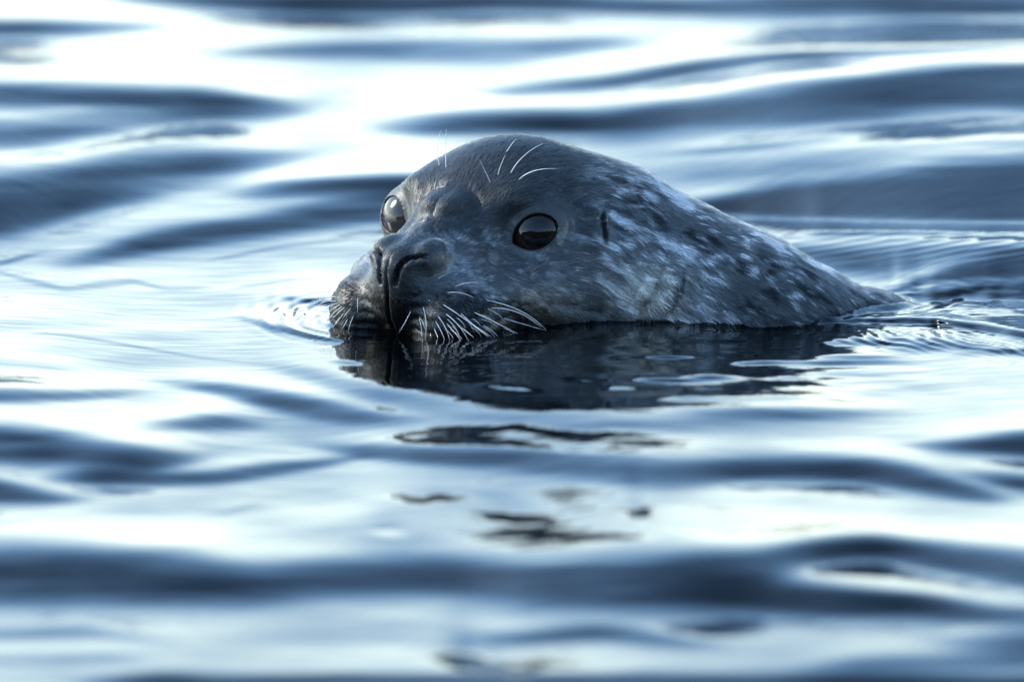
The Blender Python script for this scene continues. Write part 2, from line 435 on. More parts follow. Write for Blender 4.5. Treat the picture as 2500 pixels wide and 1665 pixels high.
def seg_dist(P, pts):
    """Distance to a polyline and the fraction along it."""
    best = np.full(len(P), 1e9)
    frac = np.zeros(len(P))
    pts = np.array(pts, float)
    n = len(pts) - 1
    for i in range(n):
        ab = pts[i + 1] - pts[i]
        t = np.clip(((P - pts[i]) @ ab) / (ab @ ab), 0, 1)
        q = P - pts[i] - t[:, None] * ab
        d = np.sqrt((q * q).sum(1))
        m = d < best
        best = np.where(m, d, best)
        frac = np.where(m, (i + t) / n, frac)
    return best, frac

EYE_R = 2.6
def unit(v):
    v = np.array(v, float)
    return v / np.linalg.norm(v)
def eye_frame(side):
    al, ep = R(27 if side > 0 else 21), R(12)
    e = np.array([math.cos(al) * math.cos(ep), side * math.sin(al) * math.cos(ep), math.sin(ep)])
    surf = np.array([0.45, side * 6.5, 6.75])
    c = surf - e * 2.40
    nose = unit(np.array([1., -side * .55, -.30]) - e * (np.array([1., -side * .55, -.30]) @ e))   # along the slit, towards the inner corner
    upv = np.cross(nose, e) * side
    if upv[2] < 0:
        upv = -upv
    return c, e, nose, upv
EYES = {s: eye_frame(s) for s in (1, -1)}
def slit(u, v):
    """< 0 inside the opening of the lids; u towards the inner corner."""
    un = np.where(u > 0, u / 1.92, u / 1.62)
    p = np.where(u > 0, .80, .55)
    lim = np.maximum(1 - un * un, 0) ** p
    hv = np.where(v > 0, 1.30, 1.24) * lim
    return np.where(np.abs(un) >= 1, np.abs(un) - 1 + np.abs(v), (np.abs(v) - hv) / 1.0)

SPINE = [(4.6, 4.8, 3.1, 8.4), (9.3, 4.4, 2.0, 8.4), (14.6, 3.9, -.9, 8.4), (19, 3.5, -2.85, 8.4), (23.2, 3.3, -4.5, 8.0), (29.6, 4.2, -4.5, 5.1), (36, 5, -8.5, 5.5)]
GROOVES = []     # (points, half width, depth, fade at ends)
def sdf_base(P):
    H = to_head(P)
    S = H.copy()
    S[:, 1] = np.abs(S[:, 1])
    d = ell(S, (-4.6, 0, 3.1), (8.6, 8.3, 8.5))
    d = smin(d, cone(S, (0.0, 0, 3.4), (6.9, 0, 2.5), 5.6, 3.5), 1.8)              # muzzle
    d = smin(d, ell(S, (1.3, 4.0, 2.3), (5.6, 4.1, 4.1)), 1.6)                     # cheek
    d = smin(d, ell(S, (-1.0, 4.6, -.4), (6.5, 4.7, 4.2)), 1.8)                    # jowl
    d = smin(d, cone(S, (0.2, 0, 7.35), (8.4, 0, 5.05), 1.95, 1.2), .85)            # bridge
    d = smin(d, ell(S, (-1.3, 4.3, 8.0), (2.9, 2.3, 1.75)), 1.4)                   # brow
    c_, e_, n_, u_ = EYES[1]
    bw = c_ + e_ * 4.3 + n_ * .9 + u_ * .1
    d = smax(d, -(np.sqrt(((S - bw) ** 2).sum(1)) - 3.0), 1.3)                     # socket
    d = smin(d, ell(S, (6.5, 3.7, .5), (3.5, 3.4, 3.5)), 1.0)                     # whisker pad
    d = smin(d, ell(S, (8.7, 0, 4.4), (1.8, 1.95, 1.8)), .6)                       # nose
    d = smin(d, ell(S, (7.0, 1.75, 5.2), (2.2, 1.35, 1.5)), .5)                 # nose wing
    d = smin(d, ell(S, (2.3, .55, 8.25), (2.0, 1.35, 1.0)), .8)                   # upper fold of the bridge
    n = None
    for (x0, y0_, z0, r0), (x1, y1_, z1, r1) in zip(SPINE[:-1], SPINE[1:]):
        c = cone(P, (x0, y0_, z0), (x1, y1_, z1), r0, r1)
        n = c if n is None else smin(n, c, 1.2)
    d = smin(d, n, 3.6)
    return d
def eye_uvw(H, side):
    c, e, nz_, up_ = EYES[side]
    q = H - c
    return q @ nz_, q @ up_, q @ e, np.sqrt((q * q).sum(1))
def sdf(P, fine=True):
    H = to_head(P)
    d = sdf_base(P)
    for side in (1, -1):
        u, v, wv_, r = eye_uvw(H, side)
        d = smin(d, r - (EYE_R + .17), .5)                                        # lids wrap the ball
        front = np.clip((wv_ - .3) / .5, 0, 1)
        sl = slit(u, v)
        ang = np.arctan2(v, u)
        # folds round the lids
        rr = np.sqrt((u / 1.25) ** 2 + v ** 2)
        if fine:
            low = sstep(.1, -.6, v)
            d = d + front * (0.07 * np.exp(-((rr - 1.95 - .05 * np.sin(3 * ang)) / .09) ** 2) * (.35 + .65 * low)
                             + 0.05 * np.exp(-((rr - 2.35) / .12) ** 2) * low + .035 * np.exp(-((rr - 2.15) / .05) ** 2) * sstep(-.2, .6, v))
        carve = smax(np.maximum(sl, -(wv_ - .35)), r - (EYE_R + 1.2), .05)
        d = smax(d, -np.maximum(carve * .8, r - (EYE_R + 1.2)), .10)
    if fine:
        S = H.copy(); S[:, 1] = np.abs(S[:, 1])
        # rows of whisker follicles on the pads
        pm = sstep(4.5, 5.5, H[:, 0]) * sstep(3.6, 2.6, H[:, 2]) * sstep(1.2, 2.0, S[:, 1])
        d -= pm * .03 * np.cos(2 * np.pi * (H[:, 2] + .18 * H[:, 0]) / .85) 
        # loose skin and fat
        d -= .06 * (vnoise(P[:, 0] / 1.7, P[:, 1] / 1.7, P[:, 2] / 1.7, seed=71) - .5) * sstep(8.4, 5.5, H[:, 0])
        d -= .014 * (vnoise(P[:, 0] / .55, P[:, 1] / .55, P[:, 2] / .55, seed=72) - .5)
        d -= .006 * (vnoise(P[:, 0] / .23, P[:, 1] / .23, P[:, 2] / .23, seed=73) - .5)
    return np.maximum(d, np.maximum(-P[:, 2] - 3.0, P[:, 0] - 39))

def grad(f, P, e=.02):
    d = f(P)
    g = np.stack([f(P + np.eye(3)[k] * e) - d for k in range(3)], -1) / e
    return d, g
def project(f, P, it, damp=.9, far=.5):
    for _ in range(it):
        d, g = grad(f, P)
        st = d[:, None] * g / np.maximum((g * g).sum(1), .25)[:, None]
        L = np.sqrt((st * st).sum(1))[:, None]
        P = P - damp * st * np.minimum(1, far / np.maximum(L, 1e-9))
    return P

# points of the skin seen at a place in the photograph
def pick(px, py, f=sdf_base):
    out = []
    for u_, v_ in zip(np.atleast_1d(px), np.atleast_1d(py)):
        d_ = ray(np.array([u_], float), np.array([v_], float))[0]
        d_ = d_ / np.linalg.norm(d_)
        t_, best, bp_ = 670.0, 9e9, None
        for _ in range(110):
            p_ = (CAM * 100 + d_ * t_)[None]
            s_ = f(p_)[0]
            if s_ < best:
                best, bp_ = s_, p_
            if s_ < .004 or t_ > 740:
                break
            t_ += s_ * .8
        p_ = bp_
        if best > .01:                                  # just past the outline: the nearest skin
            p_ = project(f, bp_, 5)
        out.append(p_[0])
    return np.array(out)
def near_side(px, py):
    h = to_head(pick(px, py))
    h[:, 1] = np.abs(h[:, 1])
    return h
NOSTRIL = near_side([963, 965, 970, 980, 997, 1022, 1050], [702, 682, 660, 642, 630, 626, 627])
GROOVES.append((NOSTRIL, .19, .85, True))
GROOVES.append((near_side([985, 1000, 1020, 1050], [655, 645, 640, 640]), .35, -.16, True))
GROOVES.append((near_side([1030, 1060, 1085, 1092, 1096], [545, 560, 590, 620, 650]), .22, .14, True))     # edge of the nose wing
GROOVES.append((near_side([1036, 1060, 1080], [541, 543, 556]), .14, .16, True))
GROOVES.append((near_side([1118, 1145, 1165, 1172], [462, 466, 485, 505]), .16, .13, True))
GROOVES.append((near_side([1270, 1290, 1300], [650, 662, 690]), .14, .12, True))
GROOVES.append((pick([1476, 1473, 1474, 1478, 1482], [517, 533, 552, 574, 596]), .20, .60, False))         # ear
GROOVES.append((pick([1484, 1482, 1484], [520, 545, 575]), .28, -.14, False))
GROOVES.append((pick([1464, 1462, 1466], [520, 550, 580]), .25, -.10, False))
for xs_, ys_, hw_, dp_ in (([1622, 1606, 1588, 1566, 1552], [640, 680, 715, 745, 782], .30, .50), ([1668, 1664, 1650, 1632, 1618], [640, 690, 725, 755, 785], .32, .55),
                           ([1600, 1582, 1560], [672, 705, 745], .4, -.28), ([1648, 1634, 1612], [672, 712, 755], .45, -.30),
                           ([1715, 1712, 1700, 1690], [660, 705, 745, 790], .5, .22), ([1560, 1540, 1520], [690, 730, 775], .28, .16),
                           ([1340, 1400, 1450, 1500], [742, 752, 760, 776], .35, .14), ([1290, 1330, 1350], [700, 735, 770], .3, .10)):
    GROOVES.append((pick(xs_, ys_), hw_, dp_, False))

# --- mesh of the skin: coarse net first, then the shape itself
def surface_net(f, ax):
    """Quads round the zero of f on a grid with uneven spacing (finer over the face)."""
    n = [len(a) for a in ax]
    c = 4
    axc = [a[::c] for a in ax]
    G = np.stack(np.meshgrid(*axc, indexing='ij'), -1).reshape(-1, 3)
    val = f(G).reshape([len(a) for a in axc])
    cell = max(np.diff(a).max() for a in axc)
    def up(q):
        return np.repeat(np.repeat(np.repeat(q, c, 0), c, 1), c, 2)[:n[0], :n[1], :n[2]]
    pad = up(np.abs(val) < cell * 2.0)
    F = np.where(up(val) < 0, -5.0, 5.0).astype(np.float32)
    idx = np.argwhere(pad)
    P = np.stack([ax[k][idx[:, k]] for k in range(3)], -1)
    F[pad] = f(P)
    neg = F < 0
    cc = np.zeros([m - 1 for m in n], dtype=np.int8)
    for dx in (0, 1):
        for dy in (0, 1):
            for dz in (0, 1):
                cc += neg[dx:n[0] - 1 + dx, dy:n[1] - 1 + dy, dz:n[2] - 1 + dz]
    act = (cc > 0) & (cc < 8)
    ids = np.full(act.shape, -1, dtype=np.int64)
    ids[act] = np.arange(act.sum())
    ci = np.argwhere(act)
    mid = [.5 * (a[1:] + a[:-1]) for a in ax]
    verts = np.stack([mid[k][ci[:, k]] for k in range(3)], -1)
    faces = []
    for axis in range(3):
        s0 = [slice(0, m) for m in n]; s1 = list(s0)
        s0[axis] = slice(0, n[axis] - 1); s1[axis] = slice(1, n[axis])
        a, b = neg[tuple(s0)], neg[tuple(s1)]
        e = np.argwhere(a != b)
        u_, v_ = (axis + 1) % 3, (axis + 2) % 3
        ok = (e[:, u_] > 0) & (e[:, v_] > 0) & (e[:, u_] < n[u_] - 1) & (e[:, v_] < n[v_] - 1)
        e = e[ok]
        flip = ~a[tuple(e.T)]
        q = []
        for du, dv_ in ((-1, -1), (0, -1), (0, 0), (-1, 0)):
            g = e.copy(); g[:, u_] += du; g[:, v_] += dv_
            q.append(ids[tuple(g.T)])
        q = np.stack(q, -1)
        q[flip] = q[flip][:, ::-1]
        faces.append(q)
    return verts, np.concatenate(faces)
def relax(P, F, it, lam=.5):
    for _ in range(it):
        acc = np.zeros_like(P); cnt = np.zeros(len(P))
        for k in range(4):
            for o in (1, 3):
                np.add.at(acc, F[:, k], P[F[:, (k + o) % 4]])
                np.add.at(cnt, F[:, k], 1)
        P = P + lam * (acc / np.maximum(cnt, 1)[:, None] - P)
    return P
def subdivide(P, F):
    e = np.concatenate([np.stack([F[:, k], F[:, (k + 1) % 4]], -1) for k in range(4)])
    es = np.sort(e, 1)
    key = es[:, 0] * len(P) + es[:, 1]
    uq, inv = np.unique(key, return_inverse=True)
    em = .5 * (P[uq // len(P)] + P[uq % len(P)])
    fm_ = P[F].mean(1)
    n, m, nf = len(P), len(uq), len(F)
    E = (n + inv).reshape(4, nf)
    C_ = n + m + np.arange(nf)
    out = [np.stack([F[:, k], E[k], C_, E[(k - 1) % 4]], -1) for k in range(4)]
    return np.concatenate([P, em, fm_]), np.concatenate(out)

mono = lambda P: sdf(P, False)
def spaced(stops):
    out = [np.arange(a, b - st * .25, st) for a, b, st in stops]
    return np.concatenate(out + [[stops[-1][1]]])
bv, bf = surface_net(mono, (spaced(((-13.5, 12, .16), (12, 24, .24), (24, 41, .34))), spaced(((-14, 1, .16), (1, 16, .26))), spaced(((-4.5, -1, .4), (-1, 10, .17), (10, 14, .24)))))
print('net', len(bv), round(time.time() - T0, 1))
bv = project(mono, relax(bv, bf, 2), 2)
bv, bf = subdivide(bv, bf)
low = bv[:, 2] > -1.6
for _ in range(3):
    bv[low] = project(sdf, bv[low], 1)
    if _ == 0:
        r_ = relax(bv, bf, 1, .3)
        bv[low] = r_[low]
print('skin', len(bv), round(time.time() - T0, 1))

# creases, nostrils and ear cleft are pressed in along the skin's own normal
def vnormals(P, F):
    nr = np.cross(P[F[:, 2]] - P[F[:, 0]], P[F[:, 3]] - P[F[:, 1]])
    out = np.zeros_like(P)
    for k in range(4):
        np.add.at(out, F[:, k], nr)
    return out / np.maximum(np.linalg.norm(out, axis=1), 1e-12)[:, None]
nrm = vnormals(bv, bf)
press = np.zeros(len(bv))
bh = to_head(bv)
bs = bh.copy(); bs[:, 1] = np.abs(bs[:, 1])
for pts, hw, dep, sym in GROOVES:
    Q = bs if sym else bv
    m = np.all((Q > np.min(pts, 0) - 3 * hw) & (Q < np.max(pts, 0) + 3 * hw), axis=1)
    ds, fr = seg_dist(Q[m], pts)
    prof = np.clip(4 * fr * (1 - fr) * 1.5, 0, 1)
    press[m] += dep * prof * np.exp(-np.abs(ds / hw) ** (2.0 if abs(dep) < .5 else 2.6))
fm = sstep(7.6, 8.6, bh[:, 0]) * sstep(5.9, 5.0, bh[:, 2])
press += .22 * fm * np.exp(-(bh[:, 1] / .13) ** 2) * sstep(4.4, 3.4, bh[:, 2]) + .12 * fm * np.exp(-(bh[:, 1] / .10) ** 2)
skin0 = bv.copy()
bv = bv - press[:, None] * nrm
r_ = relax(bv, bf, 1, .35)
m = np.abs(press) > .02
bv[m] = r_[m]

# --- coat: colours of the fur, with some warm sunlight tinted in
def flow(P):
    """The way the hair lies: away from the nose, along the neck and a little down the flanks."""
    H = to_head(P)
    nose = to_world([[10.4, 0, 4.4]])[0]
    f1 = P - nose
    f1 /= np.linalg.norm(f1, axis=1)[:, None]
    tw = sstep(4, 15, P[:, 0])[:, None]
    ctr = np.interp(P[:, 0], [q[0] for q in SPINE], [q[1] for q in SPINE])
    sidew = np.clip((ctr - P[:, 1]) / 8, -1, 1)
    f2 = np.stack([np.full(len(P), .82), -.10 * sidew, -.50 - .25 * np.abs(sidew)], -1)
    f = f1 * (1 - tw) + f2 * tw
    return f / np.linalg.norm(f, axis=1)[:, None]
def coat(P):
    H = to_head(P)
    f = flow(P)
    # coordinates that follow the hair, so that spots are drawn out along it
    s_ = P[:, 0] * .86 - P[:, 2] * .45
    t_ = P[:, 0] * .45 + P[:, 2] * .86
    wob = 2.2 * (vnoise(P[:, 0] / 1.4, P[:, 1] / 2, P[:, 2] / 2, seed=80) - .5)
    spot = vnoise(s_ / 1.0 + wob, t_ / .42, P[:, 1] / .75, seed=81)
    spot2 = vnoise(s_ / .52 + wob, t_ / .22, P[:, 1] / .4, seed=82)
    big = vnoise(s_ / 4.2, t_ / 2.6, P[:, 1] / 3.0, seed=83)
    grain = vnoise(s_ / .35, t_ / .10, P[:, 1] / .12, seed=84)
    neck = sstep(7, 12.5, P[:, 0] + 1.2 * (big - .5))
    ridge = sstep(3.0, 9.5, P[:, 2])
    base = .026 + .016 * (big - .5)
    base = base + neck * (.10 + .13 * (big - .5))
    face = 1 - neck
    flank = sstep(8.2, 6.2, H[:, 2]) * sstep(8.5, 6.0, H[:, 0])           # the crown and nose are plain
    cheek = face * sstep(6.6, 4.6, H[:, 2]) * sstep(10, 7, H[:, 0]) * sstep(-6, -1, H[:, 0])
    base = base + cheek * .045 * (.5 + big)
    pale = sstep(.62, .74, spot + .5 * (big - .5)) * (.40 * neck + .09 * face * sstep(9.0, 4.0, np.abs(P[:, 2] - 4)) * flank) + sstep(.68, .80, spot2 + .2 * (big - .5)) * (.34 * neck + .11 * face * flank)
    dark = sstep(.60, .80, 1 - spot) * neck * .09
    alb = base + pale - dark
    thr = np.exp(-(((P[:, 0] - 13.2) / 3.2) ** 2 + ((P[:, 2] - 2.2) / 2.4) ** 2)) * sstep(2, -2, P[:, 1])
    alb = alb + thr * (.16 + .12 * spot)
    # darker mask round the eyes and over the crown
    for side in (1, -1):
        u, v, w_, r = eye_uvw(H, side)
        rr = np.sqrt((u / 1.2) ** 2 + v ** 2)
        alb = alb * (1 - .45 * np.exp(-(r / 4.2) ** 4) * sstep(1.7, 2.2, rr))
    # black lips and wet lower muzzle
    lip = sstep(.5, -.4, H[:, 2] - np.interp(H[:, 0], [-1, 2, 5, 7, 10], [.5, 1.3, 2.3, 3.0, 3.4]) + 1.1 * (spot2 - .5)) * sstep(-1, 2.5, H[:, 0])
    alb = alb * (1 - .94 * lip)
    wetl = sstep(.48, .70, spot2 + .25 * spot) * sstep(2.4, .6, H[:, 2]) * sstep(13.5, 8, P[:, 0])
    alb = alb * (1 - .75 * wetl)
    alb = alb * (1 - .55 * sstep(.9, .1, P[:, 2] + .5 * (spot2 - .5)))                # soaked hair along the waterline
    alb = np.clip(alb * (.75 + .5 * grain), .003, .6)
    tint = np.stack([np.full(len(P), .98), np.full(len(P), 1.0), np.full(len(P), 1.03)], -1)
    warm = np.clip(thr + .8 * np.exp(-((H[:, 0] - 3) / 3) ** 2 - ((H[:, 2] - 1.8) / 1.0) ** 2), 0, 1)[:, None]  # beige throat; warm sunlight on throat and pad put into the tint
    tint = tint * (1 - warm) + np.array([1.10, 1.0, .84]) * warm
    return alb[:, None] * tint, lip
def bare(P):
    """Hairless parts: lid margins of black skin; nostril and ear cleft blackened as shaded hollows."""
    H = to_head(P)
    S = H.copy(); S[:, 1] = np.abs(S[:, 1])
    b_ = np.zeros(len(P))
    for side in (1, -1):
        u, v, w_, r = eye_uvw(H, side)
        sl = slit(u, v)
        b_ = np.maximum(b_, sstep(.30, .12, sl) * (w_ > .2) * (r < EYE_R + 1.3))
    ds, _ = seg_dist(S, NOSTRIL)
    b_ = np.maximum(b_, sstep(.30, .15, ds))  # shade inside the nostril put into the colour
    ds, _ = seg_dist(P, GROOVES[6][0])
    b_ = np.maximum(b_, .55 * sstep(.26, .08, ds))  # ear cleft: shade of the slit painted, half as strong
    return b_

seal = bpy.data.objects.new('seal', None)
COL.objects.link(seal)
seal.empty_display_size = .1
tag(seal, 'dark grey spotted seal swimming with its head above the water', 'seal')
m_skin, stt, sb = mat('seal_skin')
at = stt.nodes.new('ShaderNodeAttribute'); at.attribute_name = 'coat'
stc = stt.nodes.new('ShaderNodeTexCoord')
sn = stt.nodes.new('ShaderNodeTexNoise'); sn.inputs['Scale'].default_value = 900; sn.inputs['Detail'].default_value = 2
sbp = stt.nodes.new('ShaderNodeBump'); sbp.inputs['Strength'].default_value = .35; sbp.inputs['Distance'].default_value = .0006
stt.links.new(at.outputs['Color'], sb.inputs['Base Color'])
stt.links.new(stc.outputs['Object'], sn.inputs['Vector'])
stt.links.new(sn.outputs[0], sbp.inputs['Height'])
stt.links.new(sbp.outputs[0], sb.inputs['Normal'])
sb.inputs['Roughness'].default_value = .42
sb.inputs['Specular IOR Level'].default_value = .5
body = mesh_obj('body', bv * .01, bf, m_skin, seal)
cc_, _ = coat(skin0)
bb = bare(skin0)[:, None]
cc_ = cc_ * .8 * (1 - bb) + np.array([[.006, .006, .007]]) * bb
ca = body.data.attributes.new('coat', 'FLOAT_COLOR', 'POINT')
ca.data.foreach_set('color', np.concatenate([cc_, np.ones((len(cc_), 1))], 1).astype(np.float32).ravel())

# --- eyes
m_eye, et, eb = mat('eye_cornea')
eat = et.nodes.new('ShaderNodeAttribute'); eat.attribute_name = 'iris'
et.links.new(eat.outputs['Color'], eb.inputs['Base Color'])
eb.inputs['Roughness'].default_value = .03
eb.inputs['IOR'].default_value = 1.40
eb.inputs['Coat Weight'].default_value = .0
eb.inputs['Coat Roughness'].default_value = .01
for side in (1, -1):
    c, e, nz_, up_ = EYES[side]
    nth, nph = 40, 64
    th = np.linspace(0, math.pi, nth)[:, None]
    ph = np.linspace(0, 2 * math.pi, nph + 1)[None]
    bul = 1 + .035 * np.exp(-(th / .6) ** 2)
    w_ = EYE_R * np.cos(th) * bul + 0 * ph
    u = EYE_R * np.sin(th) * np.cos(ph) * bul
    v = EYE_R * np.sin(th) * np.sin(ph) * bul
    loc = (w_[..., None] * e + u[..., None] * nz_ + v[..., None] * up_).reshape(-1, 3) + c
    ev = to_world(loc) * .01
    ff = grid_faces(nth, nph + 1)
    if side > 0:
        ff = ff[:, ::-1]
    eo = mesh_obj('eye', ev, ff, m_eye, seal)
    eo['label'] = 'glossy dark brown eye on the side near the viewer' if side > 0 else 'dark eye with a grey sheen of sky on the far side of the head'
    rr = (th + 0 * ph).ravel()
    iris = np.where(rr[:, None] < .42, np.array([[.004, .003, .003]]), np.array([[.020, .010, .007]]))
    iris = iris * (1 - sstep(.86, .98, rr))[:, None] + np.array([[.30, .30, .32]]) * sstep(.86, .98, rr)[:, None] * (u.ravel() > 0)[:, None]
    if side < 0:
        iris = iris + .018 * np.array([[1.0, .98, 1.05]])  # grey reflection of the sky painted into the far eye's colour
    ia = eo.data.attributes.new('iris', 'FLOAT_COLOR', 'POINT')
    ia.data.foreach_set('color', np.concatenate([iris, np.ones((len(iris), 1))], 1).astype(np.float32).ravel())

# --- fur
def sample_skin(n):
    tri = np.concatenate([bf[:, [0, 1, 2]], bf[:, [0, 2, 3]]])
    a, b, c = bv[tri[:, 0]], bv[tri[:, 1]], bv[tri[:, 2]]
    nr = np.cross(b - a, c - a)
    ar = np.sqrt((nr * nr).sum(1))
    cen = (a + b + c) / 3
    wgt = ar * (cen[:, 2] > -.8) * (cen[:, 0] < 36)
    cdf = np.cumsum(wgt); cdf /= cdf[-1]
    k = np.searchsorted(cdf, rng.random(n))
    r1, r2 = np.sqrt(rng.random(n)), rng.random(n)
    P = (1 - r1)[:, None] * a[k] + (r1 * (1 - r2))[:, None] * b[k] + (r1 * r2)[:, None] * c[k]
    N = nr[k] / np.maximum(ar[k], 1e-9)[:, None]
    return P, N
NF = 170000
fp, fn = sample_skin(NF)
keep = rng.random(NF) > bare(fp) * 1.5
fp, fn = fp[keep], fn[keep]
NF = len(fp)
fl = flow(fp) + .16 * rng.normal(size=(NF, 3)) + .5 * (np.stack([vnoise(fp[:, 0] / .9, fp[:, 1] / .9, fp[:, 2] / .9, seed=90 + k) for k in range(3)], -1) - .5)
fl -= (fl * fn).sum(1)[:, None] * fn
fl /= np.linalg.norm(fl, axis=1)[:, None]
fh = to_head(fp)
ln = (.30 + .45 * sstep(7, -3, fh[:, 0])) * (.6 + .8 * rng.random(NF))
near_eye = np.ones(NF)
for side in (1, -1):
    u, v, w_, r = eye_uvw(fh, side)
    near_eye = np.minimum(near_eye, .2 + .8 * sstep(2.9, 4.2, r))
eds, _ = seg_dist(fp, GROOVES[6][0])
ln = ln * near_eye * (.25 + .75 * sstep(.4, 1.3, eds))
fc, flip_ = coat(fp)
fc = fc * np.exp(.42 * rng.normal(size=(NF, 1)))
K = 4
tt = np.linspace(0, 1, K)[None, :, None]
lift = (.10 + .14 * rng.random((NF, 1, 1)))
pts = fp[:, None] - fn[:, None] * .02 + fl[:, None] * ln[:, None, None] * tt + fn[:, None] * ln[:, None, None] * (lift * (tt * 1.6 - tt * tt))
pts *= .01
hc = bpy.data.hair_curves.new('fur')
hc.add_curves([K] * NF)
hc.attributes['position'].data.foreach_set('vector', pts.astype(np.float32).ravel())
ra = hc.attributes.new('radius', 'FLOAT', 'POINT')
rad = .00018 * np.array([1.0, .95, .7, .15])[None] * (.7 + .6 * rng.random((NF, 1)))
ra.data.foreach_set('value', rad.astype(np.float32).ravel())
ha = hc.attributes.new('coat', 'FLOAT_COLOR', 'CURVE')
ha.data.foreach_set('color', np.concatenate([fc, np.ones((NF, 1))], 1).astype(np.float32).ravel())
hl = hc.attributes.new('wet', 'FLOAT', 'CURVE')
hl.data.foreach_set('value', flip_.astype(np.float32))
hn = hc.attributes.new('skin_normal', 'FLOAT_VECTOR', 'CURVE')
hn.data.foreach_set('vector', fn.astype(np.float32).ravel())
m_fur = bpy.data.materials.new('seal_fur'); m_fur.use_nodes = True
ft = m_fur.node_tree
ft.nodes.clear()
fo = ft.nodes.new('ShaderNodeOutputMaterial')
fa = ft.nodes.new('ShaderNodeAttribute'); fa.attribute_name = 'coat'
fna = ft.nodes.new('ShaderNodeAttribute'); fna.attribute_name = 'skin_normal'
fd = ft.nodes.new('ShaderNodeBsdfPrincipled')
fd.inputs['Roughness'].default_value = .34
fd.inputs['IOR'].default_value = 1.45
fd.inputs['Sheen Weight'].default_value = .45
fd.inputs['Specular IOR Level'].default_value = .38
fd.inputs['Sheen Roughness'].default_value = .45
fhb = ft.nodes.new('ShaderNodeBsdfHairPrincipled')
fhb.parametrization = 'COLOR'
fhb.inputs['Roughness'].default_value = .35
fhb.inputs['Radial Roughness'].default_value = .5
fhb.inputs['IOR'].default_value = 1.5
mx = ft.nodes.new('ShaderNodeMixShader'); mx.inputs[0].default_value = .28
ft.links.new(fa.outputs['Color'], fd.inputs['Base Color'])
fsh = ft.nodes.new('ShaderNodeMix')            # the sheen takes the hair's own tone
fsh.data_type = 'RGBA'
fsh.blend_type = 'MULTIPLY'
fsh.inputs['Factor'].default_value = 1.0
fsh.inputs['B'].default_value = (4.5, 4.5, 4.5, 1)
ft.links.new(fa.outputs['Color'], fsh.inputs['A'])
ft.links.new(fsh.outputs['Result'], fd.inputs['Sheen Tint'])
ft.links.new(fna.outputs['Vector'], fd.inputs['Normal'])
ft.links.new(fa.outputs['Color'], fhb.inputs['Color'])
fwa = ft.nodes.new('ShaderNodeAttribute'); fwa.attribute_name = 'wet'
for lo_, hi_, sock in ((.28, .04, mx.inputs[0]), (.38, .10, fd.inputs['Specular IOR Level'])):   # black lip hair is matted down and dull
    fm_ = ft.nodes.new('ShaderNodeMapRange')
    fm_.inputs['To Min'].default_value = lo_
    fm_.inputs['To Max'].default_value = hi_
    ft.links.new(fwa.outputs['Fac'], fm_.inputs['Value'])
    ft.links.new(fm_.outputs[0], sock)
ft.links.new(fd.outputs[0], mx.inputs[1])
ft.links.new(fhb.outputs[0], mx.inputs[2])
ft.links.new(mx.outputs[0], fo.inputs[0])
hc.materials.append(m_fur)
fur = bpy.data.objects.new('fur', hc)
COL.objects.link(fur)
fur.parent = seal
tag(fur, kind='stuff')

# --- whiskers: each one a tapering beaded tube
m_wh, wt_, wb_ = mat('whisker')
wb_.inputs['Base Color'].default_value = (.8, .8, .78, 1)
wb_.inputs['Roughness'].default_value = .25
wb_.inputs['Transmission Weight'].default_value = .0
def whisker(pts, r0, bead=.0, name='whisker'):
    pts = np.array(pts, float)
    # smooth the given points
    n = 14
    tq = np.linspace(0, 1, n)
    ts = np.linspace(0, 1, len(pts))
    if len(pts) == 3:
        A, B_, C_ = pts
        M = 2 * B_ - .5 * (A + C_)
        curve = ((1 - tq) ** 2)[:, None] * A + (2 * tq * (1 - tq))[:, None] * M + (tq ** 2)[:, None] * C_
    else:
        curve = np.stack([np.interp(tq, ts, pts[:, k]) for k in range(3)], -1)
    tan = np.gradient(curve, axis=0)
    tan /= np.linalg.norm(tan, axis=1)[:, None]
    s = np.cross(tan, np.array([.3, .2, .93])); s /= np.linalg.norm(s, axis=1)[:, None]
    q = np.cross(tan, s)
    rr = r0 * (1 - .85 * tq ** 1.5) * (1 + bead * np.sin(tq * 60))
    an = np.arange(5) * 2 * math.pi / 5
    vv = curve[:, None] + rr[:, None, None] * (np.cos(an)[None, :, None] * s[:, None] + np.sin(an)[None, :, None] * q[:, None])
    vv = vv.reshape(-1, 3)
    fs = []
    for i in range(n - 1):
        for k in range(5):
            fs.append((i * 5 + k, i * 5 + (k + 1) % 5, (i + 1) * 5 + (k + 1) % 5, (i + 1) * 5 + k))
    return mesh_obj(name, vv * .01, fs, m_wh, seal)
def from_px(root, mid, tip, toward, r0, bead=.0, name='whisker', dmid=None):
    """Rooted on the skin seen at `root`, ending at `tip`, `toward` centimetres nearer the viewer than the root."""
    A = pick([root[0]], [root[1]], sdf)[0]
    def at_depth(p, y):
        d_ = ray(np.array([p[0]], float), np.array([p[1]], float))[0]
        return CAM * 100 + d_ * ((y - CAM[1] * 100) / d_[1])
    B_ = at_depth(mid, A[1] - toward * (.5 if dmid is None else dmid))
    C_ = at_depth(tip, A[1] - toward)
    return whisker([A, B_, C_], r0, bead, name)
Z1 = lambda x, y: (720 + x * .37, 300 + y * .37)
Z3 = lambda x, y: (740 + x * .2718, 600 + y * .2718)
